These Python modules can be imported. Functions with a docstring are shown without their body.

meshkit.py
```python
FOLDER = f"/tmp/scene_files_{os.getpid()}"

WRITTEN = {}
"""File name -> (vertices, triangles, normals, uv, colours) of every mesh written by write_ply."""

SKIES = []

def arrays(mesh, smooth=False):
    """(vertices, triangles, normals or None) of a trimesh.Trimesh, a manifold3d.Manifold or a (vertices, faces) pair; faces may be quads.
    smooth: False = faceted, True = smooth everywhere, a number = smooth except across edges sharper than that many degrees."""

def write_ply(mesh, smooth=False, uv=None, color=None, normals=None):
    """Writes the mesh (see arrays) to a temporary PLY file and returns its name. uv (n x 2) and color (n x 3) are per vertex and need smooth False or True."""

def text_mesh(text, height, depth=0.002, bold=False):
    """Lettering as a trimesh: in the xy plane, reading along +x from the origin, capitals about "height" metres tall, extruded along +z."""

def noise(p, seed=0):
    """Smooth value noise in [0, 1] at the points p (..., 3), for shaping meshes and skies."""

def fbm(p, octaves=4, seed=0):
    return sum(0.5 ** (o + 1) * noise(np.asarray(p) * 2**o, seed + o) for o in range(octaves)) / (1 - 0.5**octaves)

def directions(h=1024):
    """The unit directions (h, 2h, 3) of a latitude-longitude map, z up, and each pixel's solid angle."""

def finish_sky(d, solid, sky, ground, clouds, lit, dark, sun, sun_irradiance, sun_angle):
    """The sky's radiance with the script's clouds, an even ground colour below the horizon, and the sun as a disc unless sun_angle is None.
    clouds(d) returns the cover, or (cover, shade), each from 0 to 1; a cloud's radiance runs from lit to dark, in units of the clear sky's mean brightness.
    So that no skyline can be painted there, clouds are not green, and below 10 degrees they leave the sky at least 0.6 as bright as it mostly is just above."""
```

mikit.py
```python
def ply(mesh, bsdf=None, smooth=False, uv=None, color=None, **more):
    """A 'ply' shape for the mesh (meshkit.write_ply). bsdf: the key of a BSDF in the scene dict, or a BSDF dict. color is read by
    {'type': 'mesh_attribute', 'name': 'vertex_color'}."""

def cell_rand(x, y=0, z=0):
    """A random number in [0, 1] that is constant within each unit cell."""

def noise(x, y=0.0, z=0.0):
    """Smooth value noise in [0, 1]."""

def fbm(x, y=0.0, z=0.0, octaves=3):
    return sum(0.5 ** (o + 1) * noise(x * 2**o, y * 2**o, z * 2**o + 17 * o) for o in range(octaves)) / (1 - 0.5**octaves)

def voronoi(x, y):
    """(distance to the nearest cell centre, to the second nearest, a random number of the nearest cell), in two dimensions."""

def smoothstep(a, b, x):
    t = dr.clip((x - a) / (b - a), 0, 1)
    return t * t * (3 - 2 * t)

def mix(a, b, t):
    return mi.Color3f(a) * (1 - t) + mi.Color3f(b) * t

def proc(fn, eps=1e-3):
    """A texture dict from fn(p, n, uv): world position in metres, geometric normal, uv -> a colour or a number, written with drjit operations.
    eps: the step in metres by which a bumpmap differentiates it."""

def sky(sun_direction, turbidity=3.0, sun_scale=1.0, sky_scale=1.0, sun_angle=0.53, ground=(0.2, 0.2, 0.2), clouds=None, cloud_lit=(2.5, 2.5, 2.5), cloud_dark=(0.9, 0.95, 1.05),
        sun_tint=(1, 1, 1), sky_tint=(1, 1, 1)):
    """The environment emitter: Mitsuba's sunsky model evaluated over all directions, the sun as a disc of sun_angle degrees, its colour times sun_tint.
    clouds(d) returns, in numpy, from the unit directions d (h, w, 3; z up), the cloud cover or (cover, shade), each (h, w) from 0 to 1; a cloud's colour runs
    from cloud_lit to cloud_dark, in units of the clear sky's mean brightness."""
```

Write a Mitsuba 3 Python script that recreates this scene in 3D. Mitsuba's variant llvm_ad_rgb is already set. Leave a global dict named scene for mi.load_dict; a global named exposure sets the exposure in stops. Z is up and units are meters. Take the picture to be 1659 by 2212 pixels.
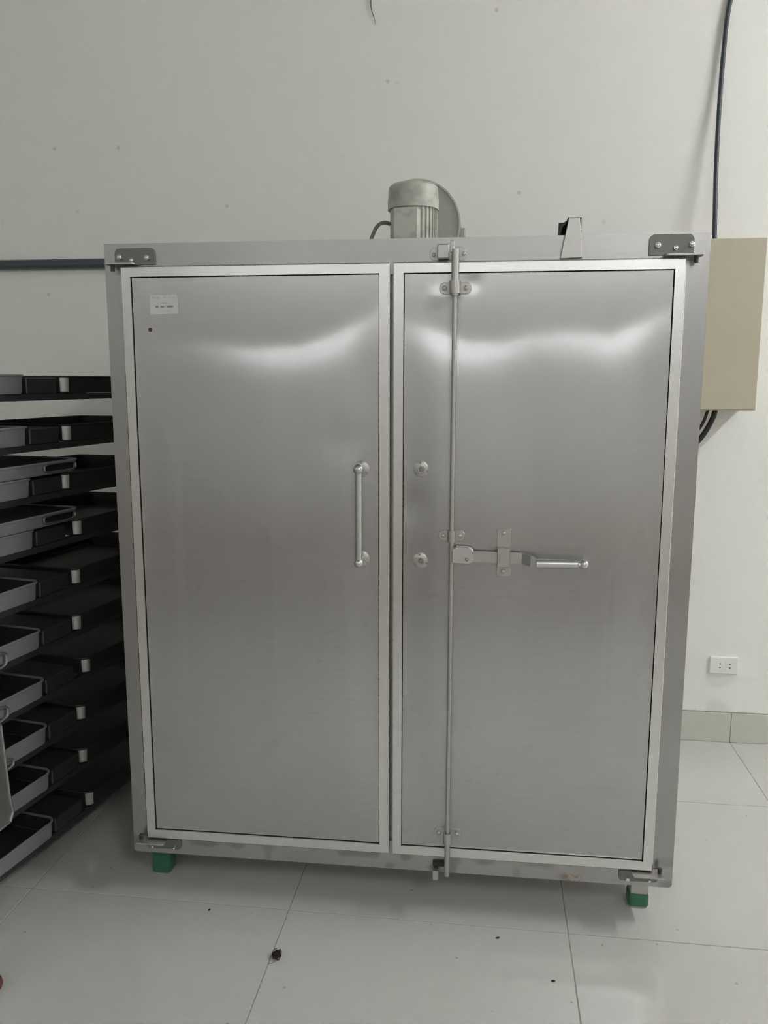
import math
import numpy as np
import trimesh
import shapely.geometry as sg
import manifold3d as m3
import drjit as dr
import mitsuba as mi
import mikit
import meshkit

T = mi.ScalarTransform4f
scene, labels = {}, {}
rng = np.random.default_rng(7)

# ------------------------------------------------------------------ camera, exposure
CAM = np.array([1.3545, -3.4897, 1.5237])
FWD = np.array([-0.12623743, 0.97959768, -0.15637292])
UP = np.array([-0.02084649, 0.15497951, 0.98769771])
scene['camera'] = {'type': 'perspective', 'fov': math.degrees(2 * math.atan(829.5 / 1772.77)), 'fov_axis': 'x', 'near_clip': 0.05, 'far_clip': 60.0,
                   'to_world': T().look_at(origin=CAM.tolist(), target=(CAM + FWD).tolist(), up=UP.tolist())}
exposure = 0.47
CEIL = 3.35
# tube lamps under the ceiling: (x, y, direction of the tube 'x' / 'y', radiance of the tube, label)
LAMPS = [(4.0, -1.6, 'y', 290.0, 'fluorescent batten lamp under the ceiling near the right wall and the back wall'),
         (2.7, -4.8, 'y', 215.0, 'fluorescent batten lamp under the ceiling right of the middle of the room'),
         (-2.4, -4.9, 'y', 90.0, 'added fluorescent batten lamp under the ceiling left of the middle of the room'),  # extra lamp, added to brighten the partition and the left side
         (-0.9, -8.6, 'x', 100.0, 'leftmost fluorescent batten lamp of the row behind the photographer'),
         (1.3, -8.6, 'x', 100.0, 'middle fluorescent batten lamp of the row behind the photographer'),
         (3.4, -8.6, 'x', 100.0, 'rightmost fluorescent batten lamp of the row behind the photographer')]
ROOM = (-4.6, 5.6, -15.0)         # x left, x right, y behind the camera; the back wall is y = 0

# ------------------------------------------------------------------ materials
def rgb(*c):
    return {'type': 'rgb', 'value': list(c)}

def metal(name, refl, au, av=None, proc=None):
    scene[name] = {'type': 'twosided', 'bsdf': {'type': 'roughconductor', 'material': 'none', 'distribution': 'ggx', 'alpha_u': au, 'alpha_v': av or au,
                                                'specular_reflectance': proc or rgb(*refl)}}

def plastic(name, col, rough=0.4, spec=0.5, proc=None, **k):
    scene[name] = {'type': 'twosided', 'bsdf': {'type': 'principled', 'base_color': proc or rgb(*col), 'roughness': rough, 'specular': spec, **k}}

def brushed(p, n, uv):
    v = 0.93 + 0.05 * mikit.noise(p.x * 2.0, p.y * 3.0, p.z * 330.0) + 0.06 * mikit.noise(p.x * 5.0, p.y * 5.0, p.z * 5.0)
    stain = mikit.smoothstep(0.80, 0.90, mikit.noise(p.x * 38.0, p.y * 10.0, p.z * 45.0)) * mikit.smoothstep(0.62, 0.7, mikit.noise(p.x * 4.0, 2.0, p.z * 4.0))
    return mi.Color3f(0.51, 0.506, 0.512) * v * (1 - 0.06 * stain)

def framed(p, n, uv):
    v = 0.92 + 0.10 * mikit.noise(p.x * 6.0, p.y * 6.0, p.z * 6.0)
    low = mikit.smoothstep(0.26, 0.12, p.z)
    grime = low * mikit.smoothstep(0.62, 0.85, mikit.noise(p.x * 22.0, p.y * 9.0, p.z * 30.0)) * 0.4
    rust = mikit.smoothstep(0.147, 0.137, p.z) * mikit.smoothstep(0.035, 0.012, dr.abs(p.x - 1.61)) * mikit.smoothstep(0.4, 0.55, mikit.noise(p.x * 160.0, 0.0, p.z * 160.0))
    return mikit.mix(mi.Color3f(0.42, 0.412, 0.407) * v * (1 - grime), (0.33, 0.15, 0.06), rust * 0.75)

def wall_paint(p, n, uv):
    a, b = p.x + 0.37 * p.y, p.z
    v = 0.985 + 0.03 * mikit.fbm(a * 1.3, p.y * 1.3, b * 1.3)
    d1, d2, r = mikit.voronoi(a * 4.2, b * 4.2)
    speck = mikit.smoothstep(0.045, 0.02, d1) * mikit.smoothstep(0.70, 0.95, r)
    low = mikit.smoothstep(0.55, 0.12, b)
    smudge = low * mikit.smoothstep(0.55, 0.8, mikit.noise(a * 9.0, 1.0, b * 14.0)) * 0.12
    return mi.Color3f(0.80, 0.80, 0.77) * v * (1 - 0.22 * speck) * (1 - smudge)

def tile_glaze(p, n, uv):
    v = 0.97 + 0.05 * mikit.fbm(p.x * 3.0, p.y * 3.0, 0.0) + 0.03 * (mikit.cell_rand(dr.floor(p.x / 0.8), dr.floor((p.y + 1.3562) / 0.8)) - 0.5)
    d1, d2, r = mikit.voronoi(p.x * 7.0 + 3.0, p.y * 7.0)
    speck = mikit.smoothstep(0.035, 0.015, d1) * mikit.smoothstep(0.78, 0.95, r)
    return mi.Color3f(0.56, 0.56, 0.54) * v * (1 - 0.35 * speck)

def painted_motor(p, n, uv):
    v = mikit.fbm(p.x * 30.0, p.y * 30.0, p.z * 30.0)
    return mikit.mix((0.45, 0.45, 0.40), (0.34, 0.35, 0.31), mikit.smoothstep(0.4, 0.75, v))

def pan_steel(p, n, uv):
    return mi.Color3f(0.34, 0.345, 0.36) * (0.8 + 0.45 * mikit.fbm(p.x * 9.0, p.y * 9.0, p.z * 20.0))

def label_print(p, n, uv):
    # a worn paper label: two pale lines of print and one dark line, all rubbed beyond reading
    u, v = uv.x, uv.y
    ink = lambda y, h: mikit.smoothstep(h, h * 0.5, dr.abs(v - y))
    blot = lambda a, b: mikit.smoothstep(a - 0.02, a + 0.02, u) * mikit.smoothstep(b + 0.02, b - 0.02, u)
    t = mikit.noise(u * 46.0, v * 16.0)
    dark = ink(0.40, 0.07) * (blot(0.2, 0.3) + blot(0.38, 0.5) + 0.6 * blot(0.54, 0.57) + blot(0.62, 0.82)) * (0.55 + 0.6 * t)
    pale = (ink(0.86, 0.05) * blot(0.1, 0.9) + ink(0.58, 0.035) * blot(0.4, 0.7) + ink(0.16, 0.035) * blot(0.3, 0.75)) * mikit.smoothstep(0.4, 0.7, t) * 0.35
    return mikit.mix((0.58, 0.58, 0.59), (0.13, 0.13, 0.15), dr.clip(dark + pale, 0, 0.85))

BRUSHED = mikit.proc(brushed)
_lobe = lambda au, av: {'type': 'roughconductor', 'material': 'none', 'distribution': 'ggx', 'alpha_u': au, 'alpha_v': av, 'specular_reflectance': BRUSHED}
scene['mat_panel'] = {'type': 'twosided', 'bsdf': {'type': 'blendbsdf', 'weight': 0.55, 'bsdf_0': _lobe(0.10, 0.045), 'bsdf_1': _lobe(0.18, 0.15)}}
metal('mat_trim', (0.74, 0.74, 0.725), 0.10)
metal('mat_face', (0.6, 0.6, 0.6), 0.13, None, mikit.proc(framed))
metal('mat_side', (0.5, 0.5, 0.49), 0.3)
metal('mat_chrome', (0.66, 0.67, 0.66), 0.09)
metal('mat_hardware', (0.50, 0.495, 0.475), 0.2)
metal('mat_dull', (0.33, 0.33, 0.32), 0.3)
metal('mat_hinge', (0.20, 0.20, 0.19), 0.28)
metal('mat_pan', (0.2, 0.2, 0.22), 0.28, None, mikit.proc(pan_steel))
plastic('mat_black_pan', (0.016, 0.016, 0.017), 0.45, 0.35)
metal('mat_corner_glint', (0.62, 0.61, 0.58), 0.3)  # bright tone for the highlight painted on the tray corners
plastic('mat_grey_pan', (0.18, 0.18, 0.195), 0.38, 0.6)
metal('mat_pan_rim', (0.42, 0.42, 0.41), 0.22)
plastic('mat_black', (0.012, 0.012, 0.013), 0.6)
plastic('mat_dark_gap', (0.02, 0.02, 0.02), 0.9, 0.1)
plastic('mat_rack', (0.022, 0.022, 0.024), 0.45)
plastic('mat_wall', (0.8, 0.8, 0.76), 0.75, 0.25, mikit.proc(wall_paint))
plastic('mat_ceiling', (0.50, 0.50, 0.485), 0.9, 0.1)
plastic('mat_tile', (0.7, 0.7, 0.66), 0.13, 0.5, mikit.proc(tile_glaze))
plastic('mat_skirting', (0.54, 0.54, 0.49), 0.25)
plastic('mat_grout', (0.32, 0.32, 0.30), 0.9, 0.1)
plastic('mat_motor', (0.3, 0.3, 0.27), 0.45, 0.4, mikit.proc(painted_motor))
plastic('mat_blower', (0.34, 0.34, 0.31), 0.5, 0.4)
plastic('mat_box', (0.46, 0.42, 0.33), 0.5, 0.35)
plastic('mat_green', (0.018, 0.105, 0.055), 0.45)
plastic('mat_pipe', (0.055, 0.068, 0.08), 0.45)
plastic('mat_cable', (0.035, 0.045, 0.055), 0.4)
plastic('mat_grey_wire', (0.16, 0.16, 0.15), 0.6)
plastic('mat_socket', (0.80, 0.80, 0.76), 0.3)
plastic('mat_lint', (0.035, 0.028, 0.022), 0.95, 0.1)
plastic('mat_wood', (0.45, 0.34, 0.28), 0.5)
plastic('mat_brown', (0.10, 0.035, 0.02), 0.45)
plastic('mat_white_enamel', (0.75, 0.75, 0.74), 0.4)
plastic('mat_paper', (0.5, 0.5, 0.5), 0.5, 0.5, mikit.proc(label_print))
plastic('mat_rust', (0.09, 0.05, 0.035), 0.8, 0.1)
plastic('mat_table', (0.10, 0.085, 0.075), 0.6)
plastic('mat_mat', (0.32, 0.30, 0.285), 0.8, 0.1)
plastic('mat_carton', (0.33, 0.22, 0.13), 0.8, 0.1)

# ------------------------------------------------------------------ mesh helpers
def frame(origin, ax, ay):
    M = np.eye(4)
    M[:3, 0], M[:3, 1], M[:3, 2], M[:3, 3] = ax, ay, (0, 0, 1), origin
    return M

TH = 0.0122
CAB = frame((0.315, -1.3148, 0.0), (math.cos(TH), math.sin(TH), 0), (-math.sin(TH), math.cos(TH), 0))   # x right, y into the cabinet, z up
RA = math.radians(9.5)
RACK = frame((-0.03, -1.46, 0.0), (math.sin(RA), math.cos(RA), 0), (-math.cos(RA), math.sin(RA), 0))     # x along the rack's side, y away from the cabinet
EYE = np.eye(4)

def join(*ms):
    return trimesh.util.concatenate([m for m in ms])

def box(x0, x1, y0, y1, z0, z1, b=0.0):
    if b <= 0:
        m = trimesh.creation.box(extents=(x1 - x0, y1 - y0, z1 - z0))
        m.apply_translation(((x0 + x1) / 2, (y0 + y1) / 2, (z0 + z1) / 2))
        return m
    pts = []
    for x, sx in ((x0, 1), (x1, -1)):
        for y, sy in ((y0, 1), (y1, -1)):
            for z, sz in ((z0, 1), (z1, -1)):
                pts += [(x, y + sy * b, z + sz * b), (x + sx * b, y, z + sz * b), (x + sx * b, y + sy * b, z)]
    return trimesh.convex.convex_hull(np.array(pts))

def plate(poly, y0, y1, bevel=0.0):
    """A polygon in (x, z) as a plate from y0 (towards the camera) to y1."""
    if bevel > 0:
        inner = poly.buffer(-bevel)
        a = trimesh.creation.extrude_polygon(poly, (y1 - y0) - bevel, engine='earcut')
        a.apply_translation((0, 0, -(y1 - y0)))
        b = trimesh.convex.convex_hull(np.vstack([np.c_[np.array(poly.exterior.coords), np.full(len(poly.exterior.coords), -bevel)],
                                                  np.c_[np.array(inner.exterior.coords), np.zeros(len(inner.exterior.coords))]])) if len(poly.interiors) == 0 else None
        m = join(a, b)
    else:
        m = trimesh.creation.extrude_polygon(poly, y1 - y0, engine='earcut')
        m.apply_translation((0, 0, -(y1 - y0)))
    v = np.array(m.vertices)
    return trimesh.Trimesh(np.c_[v[:, 0], y0 - v[:, 2], v[:, 1]], np.array(m.faces), process=False)

def rrect(x0, x1, z0, z1, r, res=6):
    return sg.box(x0 + r, z0 + r, x1 - r, z1 - r).buffer(r, quad_segs=res)

def sweep(points, r, sides=12, caps=True):
    p = np.asarray(points, float)
    n = len(p)
    t = np.gradient(p, axis=0)
    t /= np.linalg.norm(t, axis=1, keepdims=True)
    ref = np.array([0, 0, 1.0]) if abs(t[0, 2]) < 0.9 else np.array([1.0, 0, 0])
    a = np.cross(t[0], ref); a /= np.linalg.norm(a)
    rad = np.broadcast_to(r, (n,))
    ang = np.arange(sides) * 2 * np.pi / sides
    rings = []
    for i in range(n):
        a = a - t[i] * (a @ t[i]); a /= np.linalg.norm(a)
        b = np.cross(t[i], a)
        rings.append(p[i] + rad[i] * (np.cos(ang)[:, None] * a + np.sin(ang)[:, None] * b))
    v = np.vstack(rings)
    f = []
    for i in range(n - 1):
        for j in range(sides):
            k = (j + 1) % sides
            f += [(i * sides + j, i * sides + k, (i + 1) * sides + k), (i * sides + j, (i + 1) * sides + k, (i + 1) * sides + j)]
    if caps:
        c0, c1 = len(v), len(v) + 1
        v = np.vstack([v, p[0], p[-1]])
        for j in range(sides):
            k = (j + 1) % sides
            f += [(c0, k, j), (c1, (n - 1) * sides + j, (n - 1) * sides + k)]
    return trimesh.Trimesh(v, np.array(f), process=False)

def smooth_path(pts, n=40):
    from scipy.interpolate import CubicSpline
    p = np.asarray(pts, float)
    s = np.r_[0, np.cumsum(np.linalg.norm(np.diff(p, axis=0), axis=1))]
    return CubicSpline(s, p)(np.linspace(0, s[-1], n))

def lathe(profile, origin, axis, n=32):
    """(radius, height) pairs turned about the axis, which leaves the origin."""
    m = trimesh.creation.revolve(np.array(profile, float), sections=n)
    m.apply_transform(trimesh.geometry.align_vectors([0, 0, 1], axis))
    m.apply_translation(origin)
    return m

def disc(c, r, y0, y1, bev=0.0, n=28):
    """A round plate facing the camera: y0 is its front."""
    h = y1 - y0
    prof = [(0, 0), (r, 0), (r, h - bev), (r - bev, h), (0, h)] if bev else [(0, 0), (r, 0), (r, h), (0, h)]
    return lathe(prof, (c[0], y1, c[1]), (0, -1, 0), n)

def ball(c, r, n=2):
    m = trimesh.creation.icosphere(subdivisions=n, radius=r)
    m.apply_translation(c)
    return m

def hexbolt(c, r, y0, y1):
    m = trimesh.creation.cylinder(radius=r, height=y1 - y0, sections=6)
    dome = trimesh.creation.icosphere(subdivisions=2, radius=r * 0.8)
    dome.apply_scale((1, 1, 0.45)); dome.apply_translation((0, 0, (y1 - y0) / 2))
    m = join(m, dome)
    m.apply_transform(trimesh.geometry.align_vectors([0, 0, 1], [0, -1, 0]))
    m.apply_translation((c[0], (y0 + y1) / 2, c[1]))
    return m

def key_of(name, parent=None):
    base = f'{parent}__{name}' if parent else name
    used = lambda k: k in scene or k in labels or any(s.startswith(k + '__') for s in scene)
    if not used(base):
        return base
    i = 1
    while used(f'{base}_{i:03d}'):
        i += 1
    return f'{base}_{i:03d}'

def add(name, mesh, mat, parent=None, M=EYE, smooth=35, label=None, category=None, group=None, kind=None, uv=None, **more):
    k = key_of(name, parent)
    mesh = mesh.copy() if hasattr(mesh, 'copy') else mesh
    if M is not EYE:
        mesh.apply_transform(M)
    scene[k] = mikit.ply(mesh, mat, smooth=smooth, uv=uv, **more)
    tag(k, label, category, group, kind)
    return k

def tag(k, label=None, category=None, group=None, kind=None):
    d = {a: b for a, b in (('label', label), ('category', category), ('group', group), ('kind', kind)) if b}
    if d:
        labels[k] = d

def thing(name, label, category, group=None):
    k = key_of(name)
    tag(k, label, category, group)
    return k

# ------------------------------------------------------------------ the room
xl, xr, yb = ROOM
add('wall_back', box(xl - 0.1, xr + 0.1, 0.0, 0.12, 0, CEIL), 'mat_wall', kind='structure', label='off-white painted wall behind the steel cabinet')
add('wall_front', box(xl - 0.1, xr + 0.1, yb - 0.12, yb, 0, CEIL), 'mat_wall', kind='structure', label='painted wall behind the photographer')
add('wall_left', box(xl - 0.12, xl, yb, 0, 0, CEIL), 'mat_wall', kind='structure', label='painted wall on the left side of the room')
add('wall_right', box(xr, xr + 0.12, yb, 0, 0, CEIL), 'mat_wall', kind='structure', label='painted wall on the right side of the room')
add('ceiling', box(xl - 0.12, xr + 0.12, yb - 0.12, 0.12, CEIL, CEIL + 0.12), 'mat_ceiling', kind='structure', label='plain white ceiling')
FLOOR = add('floor', box(xl - 0.12, xr + 0.12, yb - 0.12, 0.12, -0.12, -0.0016), 'mat_grout', kind='structure', label='floor of large glossy pale square tiles with thin grey joints')
g = 0.0015
ys = [-1.3562 + 0.8 * k for k in range(-18, 3)]
ys = [yb] + [y for y in ys if yb + 0.05 < y < -0.05] + [0.0]
xs = [xl] + [0.8 * k for k in range(-6, 8) if xl + 0.05 < 0.8 * k < xr - 0.05] + [xr]
for i in range(len(xs) - 1):
    for j in range(len(ys) - 1):
        e0, e1 = (0 if i == 0 else g), (0 if i == len(xs) - 2 else g)
        f0, f1 = (0 if j == 0 else g), (0 if j == len(ys) - 2 else g)
        dz = rng.uniform(-0.0002, 0.0002)
        x0, x1, y0, y1 = xs[i] + e0, xs[i + 1] - e1, ys[j] + f0, ys[j + 1] - f1
        c = 0.0008
        top = [(x0 + c, y0 + c, dz), (x1 - c, y0 + c, dz), (x1 - c, y1 - c, dz), (x0 + c, y1 - c, dz)]
        rim = [(x0, y0, dz - c), (x1, y0, dz - c), (x1, y1, dz - c), (x0, y1, dz - c)]
        bot = [(x0, y0, -0.004), (x1, y0, -0.004), (x1, y1, -0.004), (x0, y1, -0.004)]
        add('tile', trimesh.convex.convex_hull(np.array(top + rim + bot)), 'mat_tile', FLOOR, smooth=False)
SK = add('baseboard_back', box(xl, xr, -0.003, 0.0, 0.0, 0.1335), 'mat_grout', kind='structure', label='low tiled skirting along the back wall')
for i in range(len(xs) - 1):
    add('tile', box(xs[i] + 0.001, xs[i + 1] - 0.001, -0.009, -0.002, 0.001, 0.1295, 0.0008), 'mat_skirting', SK, smooth=False)

# ------------------------------------------------------------------ lamps
def batten(x, y, way, power, label):
    k = thing('ceiling_lamp', label, 'lamp')
    d = np.array([1.0, 0, 0]) if way == 'x' else np.array([0, 1.0, 0])
    e = np.array([-d[1], d[0], 0])
    M = frame((x, y, 0), d, e)
    z = CEIL
    add('housing', join(box(-0.63, 0.63, -0.035, 0.035, z - 0.06, z, 0.006), box(-0.63, 0.63, -0.11, 0.11, z - 0.068, z - 0.058, 0.002)), 'mat_white_enamel', k, M)  # wide lower plate added to keep tube light off the ceiling
    for s in (-1, 1):
        add('lamp_holder', box(s * 0.625 - 0.012, s * 0.625 + 0.012, -0.02, 0.02, z - 0.115, z - 0.058, 0.004), 'mat_white_enamel', k, M)
    tube = sweep([(-0.61, 0, z - 0.095), (-0.2, 0, z - 0.095), (0.2, 0, z - 0.095), (0.61, 0, z - 0.095)], 0.014, 12)
    add('fluorescent_tube', tube, 'mat_white_enamel', k, M, emitter={'type': 'area', 'radiance': {'type': 'rgb', 'value': [power * 1.0, power * 1.0, power * 0.985]}})
for a in LAMPS:
    batten(*a)

# ------------------------------------------------------------------ the cabinet
C = thing('proofing_cabinet', 'large brushed stainless steel two-door cabinet standing in front of the wall', 'cabinet')
W, Z0, Z1, DEP = 1.571, 0.1236, 1.8893, 0.98
add('body', box(0.004, W - 0.004, 0.012, DEP, Z0 + 0.001, Z1 - 0.001, 0.003), 'mat_side', C, CAB)
outer = sg.Polygon([(0, Z1), (W, Z1), (W, Z0), (0, Z0)]).buffer(-0.010).buffer(0.010, quad_segs=5)
outer = outer.union(sg.box(0, Z1 - 0.03, 0.03, Z1)).union(sg.box(W - 0.03, Z1 - 0.03, W, Z1))
hole = sg.box(0.075, 0.21, 1.488, 1.80)
fm = plate(outer.difference(hole), 0.0, 0.012)
add('face_frame', fm, 'mat_face', C, CAB, smooth=False, label='wide flat steel frame around the doors')

DZ0, DZ1, DY = 0.183, 1.8275, -0.024
TW = 0.0275

def warp(X, Z, x0, x1, z0, z1, arc, amp, dents):
    """Outward bulge (metres) of a thin door skin: the slope along z follows an arc, edges are held by the trim."""
    za, A, sg_ = arc(X), amp(X), 0.032
    u = np.clip(za - Z, 0, None)
    tau = np.where(Z > za, A * np.exp(-((Z - za) / sg_) ** 2), A * (0.42 * np.exp(-(u / 0.055) ** 2) + 0.58 * np.exp(-(u / 0.33) ** 2.5)))
    zs = Z[:, 0]
    d = np.zeros_like(Z)
    for i in range(len(zs) - 2, -1, -1):
        d[i] = d[i + 1] + 0.5 * (tau[i] + tau[i + 1]) * (zs[i + 1] - zs[i])
    total = d[0]
    ramp = np.clip((1.25 - Z) / (1.25 - z0), 0, 1) ** 1.5
    d = d - total[None, :] * ramp
    e = np.clip((X - x0) / 0.10, 0, 1) * np.clip((x1 - X) / 0.10, 0, 1)
    d = 0.002 + (d - 0.002) * (0.5 + 0.5 * e * e * (3 - 2 * e)) - 0.002
    d += 0.0006 * (meshkit.fbm(np.stack([X * 2.6, Z * 2.6, X * 0 + x0], -1), 3, 5) - 0.5) * e
    for cx, cz, r, h in dents:
        d += h * np.exp(-((X - cx) ** 2 + (Z - cz) ** 2) / r ** 2)
    return d

def door(x0, x1, inner, arc, amp, dents, label):
    k = add('door', box(x0 + 0.001, x1 - 0.001, DY + 0.014, -0.0005, DZ0 + 0.001, DZ1 - 0.001), 'mat_dark_gap', C, CAB, label=label)
    # trim: four mitred strips with a chamfered outer edge
    z0, z1 = DZ0, DZ1
    for quad in ([(x0, z1), (x1, z1), (x1 - TW, z1 - TW), (x0 + TW, z1 - TW)], [(x0, z0), (x0 + TW, z0 + TW), (x1 - TW, z0 + TW), (x1, z0)],
                 [(x0, z0), (x0, z1), (x0 + TW, z1 - TW), (x0 + TW, z0 + TW)], [(x1, z0), (x1 - TW, z0 + TW), (x1 - TW, z1 - TW), (x1, z1)]):
        q = np.array(quad)
        ctr = np.array([(x0 + x1) / 2, (z0 + z1) / 2])
        b = 0.0035
        front = []
        for (x, z) in quad:   # the front face steps back from the outer edges by the bevel
            fx = x + b * np.sign(ctr[0] - x) if x in (x0, x1) else x
            fz = z + b * np.sign(ctr[1] - z) if z in (z0, z1) else z
            front.append((fx, DY, fz))
        mid = [(x, DY + b, z) for x, z in quad]
        back = [(x, -0.0005, z) for x, z in quad]
        add('trim_strip', trimesh.convex.convex_hull(np.array(front + mid + back)), 'mat_trim', k, CAB, smooth=False)
    # skin
    gp = 0.0022
    px0, px1, pz0, pz1 = x0 + TW + gp, x1 - TW - gp, z0 + TW + gp, z1 - TW - gp
    nx, nz = 110, 260
    X, Z = np.meshgrid(np.linspace(px0, px1, nx), np.linspace(pz0, pz1, nz))
    d = warp(X, Z, px0, px1, pz0, pz1, arc, amp, dents)
    v = np.stack([X, DY + 0.007 - d, Z], -1).reshape(-1, 3)
    i, j = np.meshgrid(np.arange(nz - 1), np.arange(nx - 1), indexing='ij')
    a = (i * nx + j).ravel()
    f = np.vstack([np.c_[a, a + 1, a + nx + 1], np.c_[a, a + nx + 1, a + nx]])
    uv = np.c_[X.ravel(), Z.ravel()]
    add('door_panel', trimesh.Trimesh(v, f, process=False), 'mat_panel', k, CAB, smooth=True, uv=uv)
    def at(x, z):
        return DY + 0.007 - float(d[np.abs(Z[:, 0] - z).argmin(), np.abs(X[0] - x).argmin()])
    return k, at

def arcL(X):
    return np.interp(X, [0.08, 0.15, 0.28, 0.42, 0.53, 0.62, 0.70, 0.75], [1.615, 1.612, 1.606, 1.594, 1.597, 1.622, 1.66, 1.69])
def ampL(X):
    return np.interp(X, [0.08, 0.20, 0.32, 0.45, 0.60, 0.70, 0.75], [0.022, 0.038, 0.066, 0.088, 0.088, 0.076, 0.080])
KL, atL = door(0.051, 0.7755, 0, arcL, ampL, [(0.655, 1.365, 0.055, -0.0030), (0.702, 1.30, 0.03, -0.0012), (0.702, 1.05, 0.03, -0.0008)], 'left door, with the upright pull handle')
def arcR(X):
    return np.interp(X, [0.80, 0.90, 0.98, 1.06, 1.14, 1.24, 1.34, 1.42, 1.49], [1.665, 1.630, 1.605, 1.605, 1.625, 1.63, 1.62, 1.655, 1.69])
def ampR(X):
    return np.interp(X, [0.80, 0.90, 1.02, 1.15, 1.28, 1.36, 1.45, 1.49], [0.080, 0.092, 0.088, 0.060, 0.072, 0.084, 0.066, 0.072])
KR, atR = door(0.7835, 1.512, 0, arcR, ampR, [(0.90, 1.74, 0.022, 0.0012), (0.985, 1.775, 0.022, -0.0014), (0.83, 1.20, 0.05, -0.0026), (0.861, 1.33, 0.06, -0.0008)], 'right door, with the lock rod and the lever')

# pull handle on the left door
def flange(parent, c, at, r=0.0225, stud=True):
    y = at(*c)
    k = add('round_flange', lathe([(0, 0), (r, 0), (r, 0.0015), (r * 0.8, 0.004), (r * 0.42, 0.0052), (r * 0.40, 0.0035), (0, 0.0035)] if stud else
                                  [(0, 0), (r, 0), (r, 0.0015), (r * 0.75, 0.005), (0, 0.006)], (c[0], y + 0.001, c[1]), (0, -1, 0)), 'mat_hardware', parent, CAB)
    return y
for z in (1.294, 1.049):
    y = flange(KL, (0.7, z), atL, 0.0225, False)
    for a in (90, 210, 330):
        add('screw', disc((0.7 + 0.017 * math.cos(math.radians(a)), z + 0.017 * math.sin(math.radians(a))), 0.003, y - 0.0042, y, 0.001, 10), 'mat_dull', KL, CAB)
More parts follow.
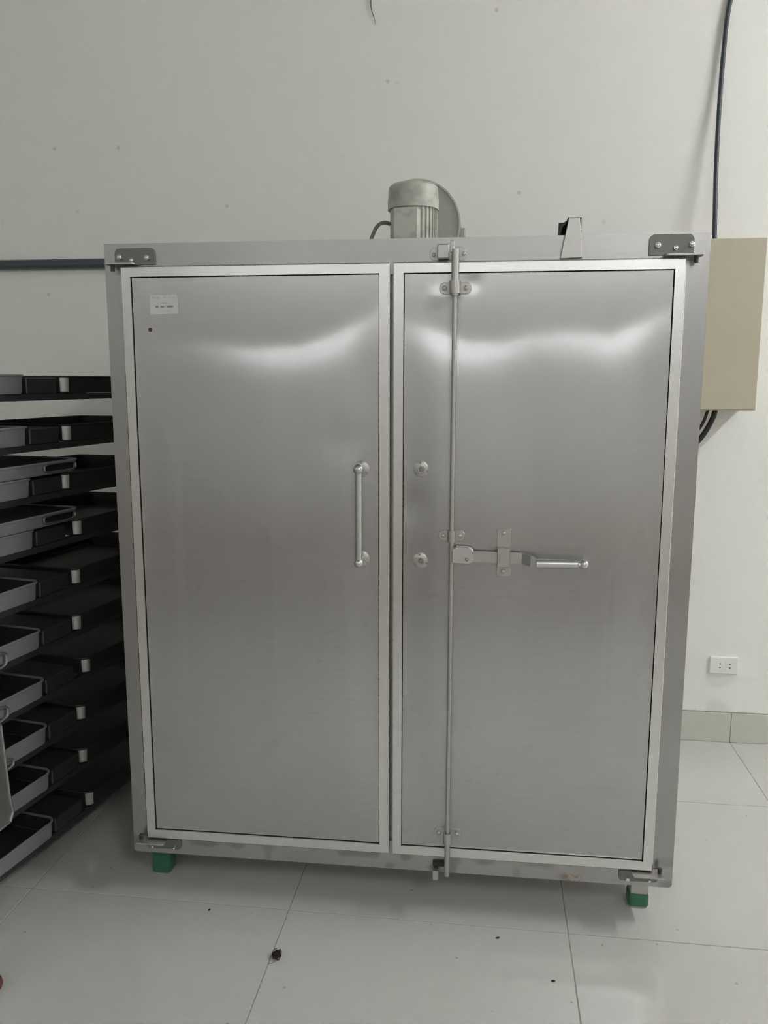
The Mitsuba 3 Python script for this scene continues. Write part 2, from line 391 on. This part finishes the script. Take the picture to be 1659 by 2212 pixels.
bar = join(sweep([(0.699, DY - 0.045, 1.048), (0.699, DY - 0.045, 1.13), (0.699, DY - 0.045, 1.21), (0.699, DY - 0.045, 1.296)], 0.0092, 20),
           ball((0.699, DY - 0.045, 1.298), 0.0145, 3), ball((0.699, DY - 0.045, 1.047), 0.0135, 3),
           lathe([(0.0, 0), (0.010, 0), (0.008, 0.012), (0.0085, 0.045), (0, 0.045)], (0.70, DY, 1.295), (-0.001, -0.045, 0.003)),
           lathe([(0.0, 0), (0.010, 0), (0.008, 0.012), (0.0085, 0.045), (0, 0.045)], (0.70, DY, 1.049), (-0.001, -0.045, -0.001)))
add('pull_handle', bar, 'mat_chrome', KL, CAB, label='polished round pull bar with ball ends')
# two round flanges left where a second handle was, on the right door
for z in (1.296, 1.049):
    y = flange(KR, (0.861, z), atR)
    add('screw', disc((0.861, z), 0.0065, y - 0.006, y, 0.002, 14), 'mat_dull', KR, CAB)
    for a in (100, 220, 340):
        add('screw', disc((0.861 + 0.017 * math.cos(math.radians(a)), z + 0.017 * math.sin(math.radians(a))), 0.003, y - 0.0040, y, 0.001, 10), 'mat_dull', KR, CAB)

# paper label and rust spot on the left door
yl = min(atL(x, z) for x in (0.13, 0.165, 0.204) for z in (1.705, 1.73, 1.752))
lab = np.array([(0.128, yl - 0.0006, 1.702), (0.206, yl - 0.0006, 1.7035), (0.2055, yl - 0.0006, 1.7525), (0.1275, yl - 0.0006, 1.7535)])
labm = trimesh.Trimesh(np.vstack([lab, lab + (0, 0.0005, 0)]), np.array([(0, 1, 2), (0, 2, 3), (4, 6, 5), (4, 7, 6), (0, 4, 5), (0, 5, 1), (1, 5, 6), (1, 6, 2), (2, 6, 7), (2, 7, 3), (3, 7, 4), (3, 4, 0)]), process=False)
add('paper_label', labm, 'mat_paper', KL, CAB, smooth=False, uv=np.vstack([[(0, 0), (1, 0), (1, 1), (0, 1)]] * 2), label='small pale worn paper label')
add('rust_spot', disc((0.1255, 1.662), 0.0055, atL(0.1255, 1.662) - 0.0009, atL(0.1255, 1.662) + 0.001, 0.0005, 12), 'mat_rust', KL, CAB, label='small brown rust spot')

# lock rod, its guides, lever, lever keeper (right door)
RY = DY - 0.022
rx = 0.9435
rod = join(sweep([(rx, RY, 1.853), (rx, RY, 1.80), (rx, RY, 1.74)], 0.0098, 18), sweep([(rx, RY, 1.745), (rx, RY, 1.735)], [0.0098, 0.006], 18),
           sweep([(rx, RY, 1.74), (rx, RY, 1.2), (rx, RY, 0.7), (rx, RY, 0.26)], 0.0062, 18), sweep([(rx, RY, 0.265), (rx, RY, 0.20), (rx, RY, 0.143)], 0.0076, 18),
           box(rx - 0.013, rx - 0.003, RY - 0.004, RY + 0.004, 1.845, 1.874, 0.001))
add('lock_rod', rod, 'mat_hardware', KR, CAB, label='long upright steel lock rod')
for zc, hw, r in ((1.761, 0.0415, 0.014), (1.121, 0.036, 0.011), (0.258, 0.040, 0.012)):
    y = min(atR(rx - 0.03, zc), atR(rx + 0.03, zc))
    ears = plate(rrect(rx - hw, rx + hw, zc - 0.0145, zc + 0.0145, 0.0138), y - 0.0035, y, 0.0008)
    ring = lathe([(r - 0.004, -0.016), (r, -0.016), (r, 0.016), (r - 0.004, 0.016), (r - 0.004, -0.016)], (rx, RY, zc), (0, 0, 1), 24)
    web = box(rx - r + 0.001, rx + r - 0.001, RY + 0.004, y, zc - 0.015, zc + 0.015)
    kk = add('rod_guide', join(ears, ring, web), 'mat_hardware', KR, CAB)
    for s in (-1, 1):
        add('guide_bolt', hexbolt((rx + s * (hw - 0.014), zc), 0.0072, y - 0.0085, y - 0.003), 'mat_hardware', KR, CAB)
# pivot block welded to the rod
pv = plate(sg.Polygon([(0.945, 1.050), (0.945, 1.088), (0.957, 1.0955), (0.990, 1.0945), (0.999, 1.0895), (1.002, 1.083), (1.002, 1.060), (0.998, 1.052), (0.990, 1.0478)]).buffer(-0.002).buffer(0.002), RY - 0.012, RY + 0.004, 0.002)
add('pivot_block', pv, 'mat_trim', KR, CAB, smooth=25)
add('pivot_bolt', hexbolt((0.9845, 1.062), 0.0055, RY - 0.0155, RY - 0.011), 'mat_dull', KR, CAB)
# lever: flat bar, joggled outward, then the round grip
ly = RY + 0.003
lev = join(plate(sg.Polygon([(0.985, 1.0535), (0.985, 1.0825), (1.128, 1.0805), (1.128, 1.0505)]), ly - 0.0045, ly),
           trimesh.convex.convex_hull(np.array([(1.128, ly, 1.0805), (1.128, ly - 0.0045, 1.0805), (1.128, ly, 1.0505), (1.128, ly - 0.0045, 1.0505),
                                                (1.150, ly - 0.020, 1.079), (1.150, ly - 0.0245, 1.079), (1.150, ly - 0.020, 1.0485), (1.150, ly - 0.0245, 1.0485)])),
           trimesh.convex.convex_hull(np.array([(1.150, ly - 0.020, 1.079), (1.150, ly - 0.0245, 1.079), (1.150, ly - 0.020, 1.0485), (1.150, ly - 0.0245, 1.0485),
                                                (1.168, ly - 0.024, 1.069), (1.168, ly - 0.0285, 1.069), (1.168, ly - 0.024, 1.047), (1.168, ly - 0.0285, 1.047)])))
add('lever', lev, 'mat_hardware', KR, CAB, smooth=20, label='flat steel lever with a round grip')
gy = ly - 0.026
grip = join(lathe([(0, 0), (0.0115, 0), (0.0125, 0.002), (0.0122, 0.05), (0.0115, 0.106), (0.0095, 0.108), (0, 0.108)], (1.164, gy, 1.0580), (1, 0, 0.006), 28),
            lathe([(0, 0), (0.008, 0), (0.008, 0.010), (0, 0.010)], (1.270, gy, 1.0587), (1, 0, 0)), ball((1.2865, gy, 1.0592), 0.0128, 3))
add('lever_grip', grip, 'mat_chrome', KR, CAB, label='polished round grip with a ball end')
kx0, kx1 = 1.0625, 1.0985
yk = min(atR(1.08, 1.12), atR(1.08, 1.03))
keep = plate(rrect(kx0 + 0.001, kx1 + 0.002, 1.012, 1.142, 0.004), yk - 0.0028, yk, 0.0006)
add('lever_keeper', keep, 'mat_hardware', KR, CAB)
strap = join(box(kx0 + 0.002, kx1 - 0.002, ly - 0.011, ly - 0.0075, 1.042, 1.094, 0.001), box(kx0 + 0.002, kx1 - 0.002, ly - 0.010, yk, 1.042, 1.0455, 0.0008), box(kx0 + 0.002, kx1 - 0.002, ly - 0.010, yk, 1.0905, 1.094, 0.0008))
add('keeper_strap', strap, 'mat_hardware', KR, CAB)
for z in (1.130, 1.0265):
    add('keeper_bolt', hexbolt((1.0805, z), 0.007, yk - 0.0075, yk - 0.0025), 'mat_hardware', KR, CAB)

# rod keepers on the face frame
for zc, s in ((1.848, 1), (0.142, -1)):
    if s > 0:
        kk = add('rod_keeper', plate(rrect(0.876, 0.972, zc - 0.0165, zc + 0.0165, 0.0155), -0.003, 0.0, 0.0007), 'mat_hardware', C, CAB)
        add('keeper_block', box(0.897, 0.9275, -0.038, -0.002, zc - 0.016, zc + 0.020, 0.0025), 'mat_hardware', kk, CAB)
        add('keeper_bolt', hexbolt((0.8865, zc - 0.002), 0.006, -0.0075, -0.0025), 'mat_hardware', kk, CAB)
        add('keeper_bolt', hexbolt((0.9635, zc), 0.006, -0.0075, -0.0025), 'mat_hardware', kk, CAB)
    else:
        kk = add('rod_keeper', box(0.9015, 0.9185, -0.034, -0.001, 0.117, 0.1455, 0.002), 'mat_hardware', C, CAB)
        add('keeper_slot', box(0.901, 0.936, -0.010, 0.004, 0.1465, 0.160, 0.001), 'mat_black', kk, CAB)

# hinges
def hinge(x0, x1, z0, z1, bolts, lip, zl, top):
    c = sg.box(x0, z0, x1, z1)
    pl = rrect(x0, x1, z0 - 0.02, z1, 0.014).intersection(c) if top else rrect(x0, x1, z0, z1 + 0.02, 0.012).intersection(c)
    k = add('hinge', plate(pl, -0.004, 0.0, 0.0006), 'mat_hinge', C, CAB, smooth=25)
    for bx, bz, r in bolts:
        add('hinge_bolt', hexbolt((bx, bz), r, -0.012, -0.0035), 'mat_trim', k, CAB)
    l0, l1, pin = lip
    leaf = rrect(l0, l1, -0.046, -0.002, 0.008)
    lm = trimesh.creation.extrude_polygon(leaf, 0.004, engine='earcut')
    lm.apply_translation((0, 0, zl))
    add('hinge_leaf', lm, 'mat_hardware', k, CAB, smooth=25)
    add('hinge_pin', lathe([(0, 0), (0.0055, 0), (0.0055, 0.015), (0.004, 0.017), (0, 0.017)], (pin, -0.022, zl - 0.0155 if top else zl + 0.002), (0, 0, 1), 20), 'mat_rack', k, CAB)
hinge(1.4225, 1.531, 1.836, 1.8865, [(1.443, 1.860, 0.0072), (1.524, 1.861, 0.0072), (1.486, 1.8525, 0.0055)], (1.455, 1.548, 1.533), 1.8305, True)
hinge(0.030, 0.143, 1.833, 1.8765, [(0.046, 1.853, 0.0072), (0.122, 1.851, 0.0072), (0.079, 1.8445, 0.0055)], (0.016, 0.100, 0.031), 1.8305, True)
hinge(0.040, 0.149, 0.140, 0.170, [(0.062, 0.1465, 0.0045), (0.128, 0.1465, 0.0045)], (0.020, 0.112, 0.033), 0.175, False)
hinge(1.424, 1.532, 0.138, 0.168, [(1.448, 0.146, 0.006), (1.508, 0.145, 0.0045)], (1.455, 1.545, 1.531), 0.175, False)

# tapered steel bracket over the top edge of the face frame
B = add('latch_bracket', plate(sg.Polygon([(1.205, 1.831), (1.2595, 1.833), (1.2505, 1.9290), (1.2235, 1.9290)]), -0.0105, -0.0045, 0.0012), 'mat_hardware', C, CAB, smooth=False, label='tapered steel bracket standing up over the top edge')
add('bracket_channel', join(plate(sg.Polygon([(1.2015, Z1), (1.2055, Z1), (1.2095, 1.909), (1.226, 1.9265), (1.226, 1.9295), (1.2065, 1.916)]), 0.004, 0.055),
                            box(1.252, 1.2555, 0.0, 0.055, Z1 - 0.001, 1.931), box(1.222, 1.2555, 0.0, 0.055, 1.926, 1.931), box(1.204, 1.254, 0.048, 0.055, Z1 - 0.001, 1.928)), 'mat_black', B, CAB, smooth=False)

# feet
def foot(x0, x1, y0, y1, green_top, sunk):
    k = add('foot', box(x0, x1, y0, y1, 0.001, Z0 + 0.004, 0.003), 'mat_hardware', C, CAB)
    add('green_cap', join(box(x0 - 0.003, x1 + 0.003, y0 - 0.003, y1 + 0.003, 0.0, green_top, 0.008), box(x0 - 0.001, x1 + 0.001, y0 - 0.001, y1 + 0.001, 0.008, green_top + 0.002, 0.002)), 'mat_green', k, CAB, label='green rubber cap')
foot(1.475, 1.526, 0.08, 0.13, 0.045, 0)
foot(0.022, 0.075, 0.08, 0.13, 0.075, 0)
foot(1.475, 1.526, 0.88, 0.93, 0.045, 0)
foot(0.022, 0.075, 0.88, 0.93, 0.075, 0)

# ------------------------------------------------------------------ blower on top of the cabinet
BL = thing('fan_motor', 'grey electric motor with a round blower housing on top of the steel cabinet', 'motor')
mx, my, mr = 0.803, 0.36, 0.0735
add('motor_body', lathe([(0, Z1), (mr * 0.93, Z1), (mr * 0.93, 2.04), (0, 2.04)], (mx, my, 0), (0, 0, 1), 48), 'mat_motor', BL, CAB)
for i in range(7):
    a = math.radians(-62 + 11 * i)
    c, s = math.cos(a), math.sin(a)
    fin = box(mr * 0.9, mr * 0.985, -0.002, 0.002, Z1, 2.035)
    fin.apply_transform(trimesh.transformations.rotation_matrix(a, (0, 0, 1)))
    fin.apply_translation((mx, my, 0))
    add('cooling_fin', fin, 'mat_motor', BL, CAB, smooth=False)
add('fan_cowl', lathe([(0, 2.030), (mr * 0.96, 2.030), (mr * 1.03, 2.028), (mr * 1.03, 2.060), (mr * 1.01, 2.063), (mr * 1.01, 2.078), (mr * 0.98, 2.092), (mr * 0.88, 2.099), (mr * 0.6, 2.1045), (0, 2.106)], (mx, my, 0), (0, 0, 1), 48), 'mat_motor', BL, CAB)
add('terminal_box', box(mx - 0.056, mx + 0.026, my - 0.088, my - 0.05, Z1 + 0.02, 2.022, 0.008), 'mat_motor', BL, CAB)
sc, sr = (0.8095, 1.9945), 0.1335
sp = sg.Point(*sc).buffer(sr, quad_segs=24).union(sg.box(sc[0] - sr, Z1, sc[0] + sr * 0.93, sc[1] - 0.02)).intersection(sg.box(0.775, Z1, 1.2, 2.3))
hs = add('blower_housing', plate(sp.buffer(-0.004), 0.405, 0.47), 'mat_blower', BL, CAB, smooth=30)
add('housing_rim', join(plate(sp.difference(sp.buffer(-0.005)), 0.400, 0.408), plate(sp.difference(sp.buffer(-0.005)), 0.468, 0.476)), 'mat_motor', hs, CAB, smooth=30)
add('mounting_lug', box(0.940, 0.958, 0.41, 0.43, 1.955, 1.985, 0.003), 'mat_blower', hs, CAB)
add('power_lead', sweep(smooth_path([(0.737, 0.33, 1.985), (0.722, 0.32, 1.988), (0.706, 0.312, 1.981), (0.690, 0.306, 1.955), (0.679, 0.303, 1.92), (0.672, 0.305, 1.897), (0.66, 0.31, 1.893)], 40), 0.0055, 10), 'mat_grey_wire', BL, CAB)

# ------------------------------------------------------------------ on the wall: control box, cables, pipe, socket
BX = thing('control_box', 'beige sheet-metal electrical box on the wall right of the steel cabinet', 'electrical box')
add('case', box(2.0, 2.352, -0.197, 0.0, 1.418, 2.050, 0.002), 'mat_box', BX, label='plain beige case')
add('box_door', box(2.002, 2.350, -0.202, -0.1985, 1.421, 2.047, 0.0015), 'mat_box', BX)
top = [(2.300, -0.010, CEIL - 0.002), (2.262, -0.011, 3.15), (2.2320, -0.012, 3.02), (2.2125, -0.0135, 2.93), (2.2010, -0.018, 2.80), (2.1945, -0.027, 2.6187), (2.1900, -0.044, 2.445), (2.1885, -0.064, 2.275), (2.1885, -0.092, 2.10), (2.1885, -0.100, 2.046)]
add('power_cable', sweep(smooth_path(top, 70), 0.0088, 12), 'mat_cable', label='dark power cable hanging down the wall into the beige electrical box', category='cable')
add('power_cable', sweep(smooth_path([(2.231, -0.10, 1.420), (2.226, -0.10, 1.395), (2.208, -0.10, 1.350), (2.180, -0.10, 1.303), (2.140, -0.09, 1.26), (2.05, -0.05, 1.20)], 40), 0.0105, 12), 'mat_black',
    label='thicker black cable leaving the bottom of the beige electrical box', category='cable')
add('power_cable', sweep(smooth_path([(2.205, -0.10, 1.420), (2.196, -0.10, 1.392), (2.180, -0.10, 1.352), (2.14, -0.09, 1.31), (2.06, -0.05, 1.26)], 40), 0.006, 12), 'mat_black',
    label='thinner black cable under the beige electrical box, nearer the cabinet', category='cable')
add('wall_pipe', sweep([(xl, -0.021, 2.032), (-1.5, -0.021, 2.030), (0, -0.021, 2.026), (1.2, -0.021, 2.026), (2.0, -0.021, 2.026)], 0.0205, 20), 'mat_pipe', label='dark grey-blue pipe running level along the wall behind the cabinet', category='pipe')
S = thing('wall_socket', 'white double wall socket low on the wall right of the cabinet', 'socket')
sock = plate(rrect(2.2955, 2.4125, 0.3055, 0.3785, 0.006), -0.013, -0.0, 0.0025)
add('cover_plate', sock, 'mat_socket', S, smooth=25)
for cx in (2.338, 2.377):
    kk = add('socket_insert', plate(rrect(cx - 0.0165, cx + 0.0165, 0.3215, 0.3625, 0.003), -0.0142, -0.012, 0.0005), 'mat_socket', S, smooth=25)
    for cz in (0.350, 0.3335):
        add('pin_hole', disc((cx, cz), 0.0030, -0.0145, -0.0138, 0, 12), 'mat_black', kk)
add('dust_strand', sweep(smooth_path([(0.848, -0.004, 3.06), (0.8505, -0.006, 3.017), (0.853, -0.008, 2.985), (0.862, -0.006, 2.955), (0.871, -0.004, 2.923)], 24), [0.0028] * 10 + list(np.linspace(0.0028, 0.0007, 14)), 6), 'mat_grey_wire',
    label='thin grey dust thread hanging on the wall high above the motor', category='dust')

# ------------------------------------------------------------------ rack with baking trays, left of the cabinet
def tray_mesh(L, Wd, H, r=0.03, slot=None):
    """An open pan with a rolled rim: x 0..L, y 0..Wd, z 0..H."""
    def loop(off, z):
        p = sg.box(r, r, L - r, Wd - r).buffer(max(r + off, 0.002), quad_segs=5, join_style='round')
        c = np.array(p.exterior.coords)[:-1]
        if sg.LinearRing(c).is_ccw is False:
            c = c[::-1]
        s = np.argmin(c[:, 0] + 0.001 * c[:, 1])
        return np.c_[np.roll(c, -s, 0), np.full(len(c), z)]
    t = 0.0016
    rings = [loop(-0.006, 0), loop(-0.003, 0.004), loop(-0.0005, H - 0.008), loop(0.003, H - 0.007), loop(0.0042, H - 0.0035), loop(0.003, H - 0.0005), loop(0.0, H), loop(-0.0018, H - 0.001), loop(-0.0018, H - 0.008), loop(-0.003 - t, 0.004 + t), loop(-0.008, t)]
    n = len(rings[0])
    v = np.vstack(rings)
    f = []
    for i in range(len(rings) - 1):
        for j in range(n):
            k = (j + 1) % n
            f += [(i * n + j, i * n + k, (i + 1) * n + k), (i * n + j, (i + 1) * n + k, (i + 1) * n + j)]
    c0, c1 = len(v), len(v) + 1
    v = np.vstack([v, (L / 2, Wd / 2, 0), (L / 2, Wd / 2, t)])
    for j in range(n):
        k = (j + 1) % n
        f += [(c0, k, j), (c1, (len(rings) - 1) * n + j, (len(rings) - 1) * n + k)]
    m = trimesh.Trimesh(v, np.array(f), process=False)
    if slot:
        x0, x1, z0, z1 = slot
        mm = m3.Manifold(m3.Mesh(np.asarray(m.vertices, np.float32), np.asarray(m.faces, np.uint32)))
        cut = plate(rrect(x0, x1, z0, z1, (z1 - z0) * 0.45, 6), -0.05, 0.05)
        cm = m3.Manifold(m3.Mesh(np.asarray(cut.vertices, np.float32), np.asarray(cut.faces, np.uint32)))
        if mm.status() == m3.Error.NoError and cm.status() == m3.Error.NoError:
            o = (mm - cm).to_mesh()
            m = trimesh.Trimesh(o.vert_properties[:, :3], o.tri_verts, process=False)
    return m

BOT = [1.488, 1.338, 1.186, 1.031, 0.873, 0.720, 0.563, 0.413, 0.262, 0.098]
ORD = ['top', 'second', 'third', 'fourth', 'fifth', 'sixth', 'seventh', 'eighth', 'ninth', 'lowest']
FAR = [0.413, 0.410, 0.388, 0.435, 0.414, 0.405, 0.438, 0.399, 0.396, 0.416]
TWD = 0.40
R = thing('tray_rack', 'dark steel rack holding levels of baking trays left of the cabinet', 'rack')
for x, y in ((-0.43, -0.016), (-0.43, TWD + 0.016), (1.05, -0.016), (0.10, TWD + 0.016)):
    if True:
        add('rack_post', box(x - 0.0125, x + 0.0125, y - 0.0125, y + 0.0125, 0.075, 1.50, 0.002), 'mat_rack', R, RACK)
        kk = add('caster', lathe([(0, -0.014), (0.033, -0.014), (0.037, -0.010), (0.037, 0.010), (0.033, 0.014), (0, 0.014)], (x, y, 0.038), (0, 1, 0), 24), 'mat_black', R, RACK)
        add('caster_fork', join(box(x - 0.014, x + 0.014, y - 0.021, y - 0.017, 0.030, 0.080), box(x - 0.014, x + 0.014, y + 0.017, y + 0.021, 0.030, 0.080), box(x - 0.014, x + 0.014, y - 0.021, y + 0.021, 0.076, 0.080)), 'mat_dull', kk, RACK)
near = tray_mesh(0.60, TWD, 0.057)
far = tray_mesh(0.60, TWD, 0.055, 0.034)
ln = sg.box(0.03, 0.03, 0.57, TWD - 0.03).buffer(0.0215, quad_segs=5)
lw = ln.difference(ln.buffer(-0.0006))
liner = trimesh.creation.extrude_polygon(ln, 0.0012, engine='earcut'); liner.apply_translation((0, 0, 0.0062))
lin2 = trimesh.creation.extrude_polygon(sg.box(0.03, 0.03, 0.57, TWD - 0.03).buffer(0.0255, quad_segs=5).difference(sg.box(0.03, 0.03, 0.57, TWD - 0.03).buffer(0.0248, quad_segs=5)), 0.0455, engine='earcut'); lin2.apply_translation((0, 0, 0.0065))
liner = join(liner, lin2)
slot_shade = trimesh.creation.extrude_polygon(sg.box(0.03, 0.03, 0.57, TWD - 0.03).buffer(0.0215, quad_segs=5), 0.030, engine='earcut'); slot_shade.apply_translation((0, 0, 0.006))
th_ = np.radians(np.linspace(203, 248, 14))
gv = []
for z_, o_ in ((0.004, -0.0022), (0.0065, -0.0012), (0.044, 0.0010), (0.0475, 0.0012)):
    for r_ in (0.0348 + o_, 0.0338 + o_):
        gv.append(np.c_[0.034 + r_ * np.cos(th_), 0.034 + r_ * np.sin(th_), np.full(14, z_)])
glint_pts = np.vstack([q for q in gv])
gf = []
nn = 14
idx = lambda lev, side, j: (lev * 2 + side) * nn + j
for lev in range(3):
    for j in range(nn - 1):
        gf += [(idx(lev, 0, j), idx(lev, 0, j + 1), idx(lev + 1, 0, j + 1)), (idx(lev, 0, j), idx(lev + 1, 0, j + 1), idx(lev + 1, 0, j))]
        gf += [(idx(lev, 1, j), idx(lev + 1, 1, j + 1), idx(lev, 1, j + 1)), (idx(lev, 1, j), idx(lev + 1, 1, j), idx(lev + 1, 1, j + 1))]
glint = trimesh.Trimesh(glint_pts, np.array(gf), process=False)  # bright strip standing in for the highlight on the rounded corner
extra = tray_mesh(0.60, TWD, 0.040, 0.03, slot=(0.43, 0.575, 0.008, 0.033))
for i, zb in enumerate(BOT):
    for s in (0, 1):    # angle runners: a flat ledge with a lip below
        y0 = 0.010 if s == 0 else TWD - 0.025
        add('runner', join(box(-0.43, 1.05, y0, y0 + 0.020, zb - 0.004, zb - 0.001), box(-0.43, 1.05, y0 + (0 if s == 0 else 0.017), y0 + (0.003 if s == 0 else 0.020), zb - 0.020, zb - 0.001)), 'mat_rack', R, RACK, smooth=False)
    add('dark_filler', box(0.252, 0.385, 0.008, TWD - 0.008, zb, zb + 0.048, 0.003), 'mat_rack', R, RACK, smooth=False)  # dark box that fills the gap between near and far tray
    M = RACK @ trimesh.transformations.translation_matrix((0.246 - 0.60, 0, zb))
    k = thing('baking_tray', f'grey steel baking tray on the {ORD[i]} level of the rack, nearer the camera', 'tray', 'grey trays in the rack')
    add('pan', near, 'mat_grey_pan', k, M)
    add('dark_inside', liner, 'mat_black_pan', k, M, label='dark inside of the tray')  # thin dark skin laid inside the pan
for i, zb in enumerate(BOT):
    M = RACK @ trimesh.transformations.translation_matrix((FAR[i], 0, zb))
    k = thing('baking_tray', f'black tray with a painted corner glint on the {ORD[i]} level of the rack, beside the cabinet', 'tray', 'black trays in the rack')
    add('pan', far, 'mat_black_pan', k, M)
    add('corner_glint', glint, 'mat_corner_glint', k, M, label='bright strip painted as the corner highlight')
for zb, te, o in ((1.245, 0.447, 'third'), (1.090, 0.431, 'fourth')):
    M = RACK @ trimesh.transformations.translation_matrix((te - 0.60, -0.012, zb))
    k = thing('slotted_tray', f'shallow grey tray with a slotted end, laid over the {o} level of the rack', 'tray')
    add('pan', extra, 'mat_grey_pan', k, M)
    add('dark_inside', slot_shade, 'mat_black_pan', k, M, label='dark inside of the tray')  # solid black block, stands in for the shade seen through the slot
    th = np.linspace(0, 2 * np.pi, 41)
    cx, cz, hx, hz = 0.5025, 0.0205, 0.0725, 0.0125
    e = 4.0
    pth = np.stack([cx + hx * np.sign(np.cos(th)) * np.abs(np.cos(th)) ** (2 / e), 0 * th - 0.004, cz + hz * np.sign(np.sin(th)) * np.abs(np.sin(th)) ** (2 / e)], -1)
    add('slot_rim', sweep(pth, 0.0032, 8, caps=False), 'mat_pan_rim', k, M)
for zc, t1, hz, o in ((0.739, 0.078, 0.022, 'sixth'), (0.583, 0.067, 0.020, 'seventh'), (0.425, 0.075, 0.014, 'eighth')):
    kk = [q for q in labels if q.startswith('baking_tray') and 'grey' in labels[q].get('label', '') and f' {o} ' in labels[q]['label']][0]
    th = np.linspace(0, 2 * np.pi, 33)
    pth = np.stack([t1 - 0.07 + 0.07 * np.sign(np.cos(th)) * np.abs(np.cos(th)) ** 0.5, 0 * th - 0.007, zc + hz * np.sign(np.sin(th)) * np.abs(np.sin(th)) ** 0.5], -1)
    add('wire_handle', sweep(pth, 0.0042, 8, caps=False), 'mat_pan_rim', kk, RACK)
gp = sg.Polygon([(-0.30, 0.565), (0.022, 0.565), (0.036, 0.33), (0.044, 0.285), (0.032, 0.262), (-0.30, 0.235)]).buffer(-0.006).buffer(0.006)
kk = add('upright_tray', plate(gp, 0.0, 0.003), 'mat_pan_rim', R, RACK @ trimesh.transformations.translation_matrix((0, -0.02, 0)), label='light grey sheet tray standing upright at the left edge')  # upright sheet tray, modelled as a flat plate fixed to the rack
ring = np.array(gp.exterior.coords)
add('tray_rim', sweep(np.c_[ring[:, 0], np.full(len(ring), -0.021), ring[:, 1]], 0.004, 8, caps=False), 'mat_pan_rim', kk, RACK)

# ------------------------------------------------------------------ small things on the floor
BR = thing('wooden_pole', 'pale wooden pole with a brown foot standing at the left edge, leaning on the rack', 'pole')
p0, p1 = np.array([0.128, -1.768, 0.012]), np.array([-0.055, -1.745, 1.50])
add('pole', sweep([p0 + (p1 - p0) * t for t in (0.0, 0.3, 0.7, 1.0)], 0.0115, 16), 'mat_wood', BR)
add('foot_cap', lathe([(0, 0), (0.018, 0), (0.026, 0.006), (0.029, 0.016), (0.026, 0.028), (0.016, 0.036), (0, 0.036)], (0.130, -1.768, 0.0), (0, 0, 1), 28), 'mat_brown', BR)
# lint clump
pts = []
r2 = np.random.default_rng(3)
fib = []
for i in range(46):
    a = r2.normal(0, 1, 3); a /= np.linalg.norm(a)
    b = r2.normal(0, 1, 3); b -= a * (a @ b); b /= np.linalg.norm(b)
    rr = r2.uniform(0.005, 0.0125)
    th = np.linspace(0, r2.uniform(3, 6), 14)
    q = np.array([0, 0, 0.009]) + rr * (np.cos(th)[:, None] * a + np.sin(th)[:, None] * b) * np.array([1.05, 1.3, 0.75]) + r2.normal(0, 0.002, 3)
    q[:, 2] = np.clip(q[:, 2], 0.0008, None)
    fib.append(sweep(q, 0.0009, 5))
tail = smooth_path([(0.0, -0.010, 0.003), (-0.003, -0.020, 0.0016), (-0.010, -0.026, 0.0012), (-0.017, -0.025, 0.0012)], 16)
core = ball((0, 0, 0.0078), 0.0080, 2)
core.vertices += 0.0018 * (meshkit.noise(core.vertices * 400, 1)[:, None] - 0.5) * 2
L = add('lint_clump', join(core, *fib), 'mat_lint', None, frame((0.8165, -1.556, 0.0), (1, 0, 0), (0, 1, 0)), label='small dark clump of lint lying on a floor joint', category='lint')
add('loose_thread', sweep(tail, 0.0007, 5), 'mat_grey_wire', L, frame((0.8165, -1.556, 0.0), (1, 0, 0), (0, 1, 0)))
for x, y, a, ln, w, lab_ in ((1.4045, -1.4028, 0.4, 0.006, 0.0028, 'tiny dark crumb on the floor tile in front of the right door'), (1.545, -1.5515, 0.2, 0.0055, 0.003, 'tiny grey crumb on the floor tile near the tile joint on the right'), (0.570, -1.388, 0.9, 0.004, 0.003, 'tiny dark crumb on the floor in front of the left door')):
    c = trimesh.creation.icosphere(subdivisions=2, radius=1.0)
    c.vertices *= (1 + 0.3 * (meshkit.noise(c.vertices * 2.2 + x * 9, 4) - 0.5))[:, None]
    c.apply_scale((ln, w, 0.0018)); c.apply_transform(trimesh.transformations.rotation_matrix(a, (0, 0, 1))); c.apply_translation((x, y, 0.0018))
    add('crumb', c, 'mat_lint', None, label=lab_, category='crumb')

# ------------------------------------------------------------------ behind the photographer: unseen things added for the doors to reflect
PW = add('wall_partition_added', box(xl, xr, -6.45, -6.33, 0.22, 1.70), 'mat_wall', kind='structure', label='low white partition wall added behind the photographer for the doors to reflect')  # unseen partition, added as a bright surface in the door reflections
add('skirting_board', box(xl, xr, -6.455, -6.32, 0.0, 0.22), 'mat_carton', PW, smooth=False)
FM = add('added_mat', box(-4.2, 5.2, -6.0, -3.75, 0.0006, 0.012, 0.003), 'mat_mat', None, label='wide grey-brown rubber mat added behind the photographer to darken the door reflections', category='mat')  # unseen mat, added to darken the lower reflections in the doors
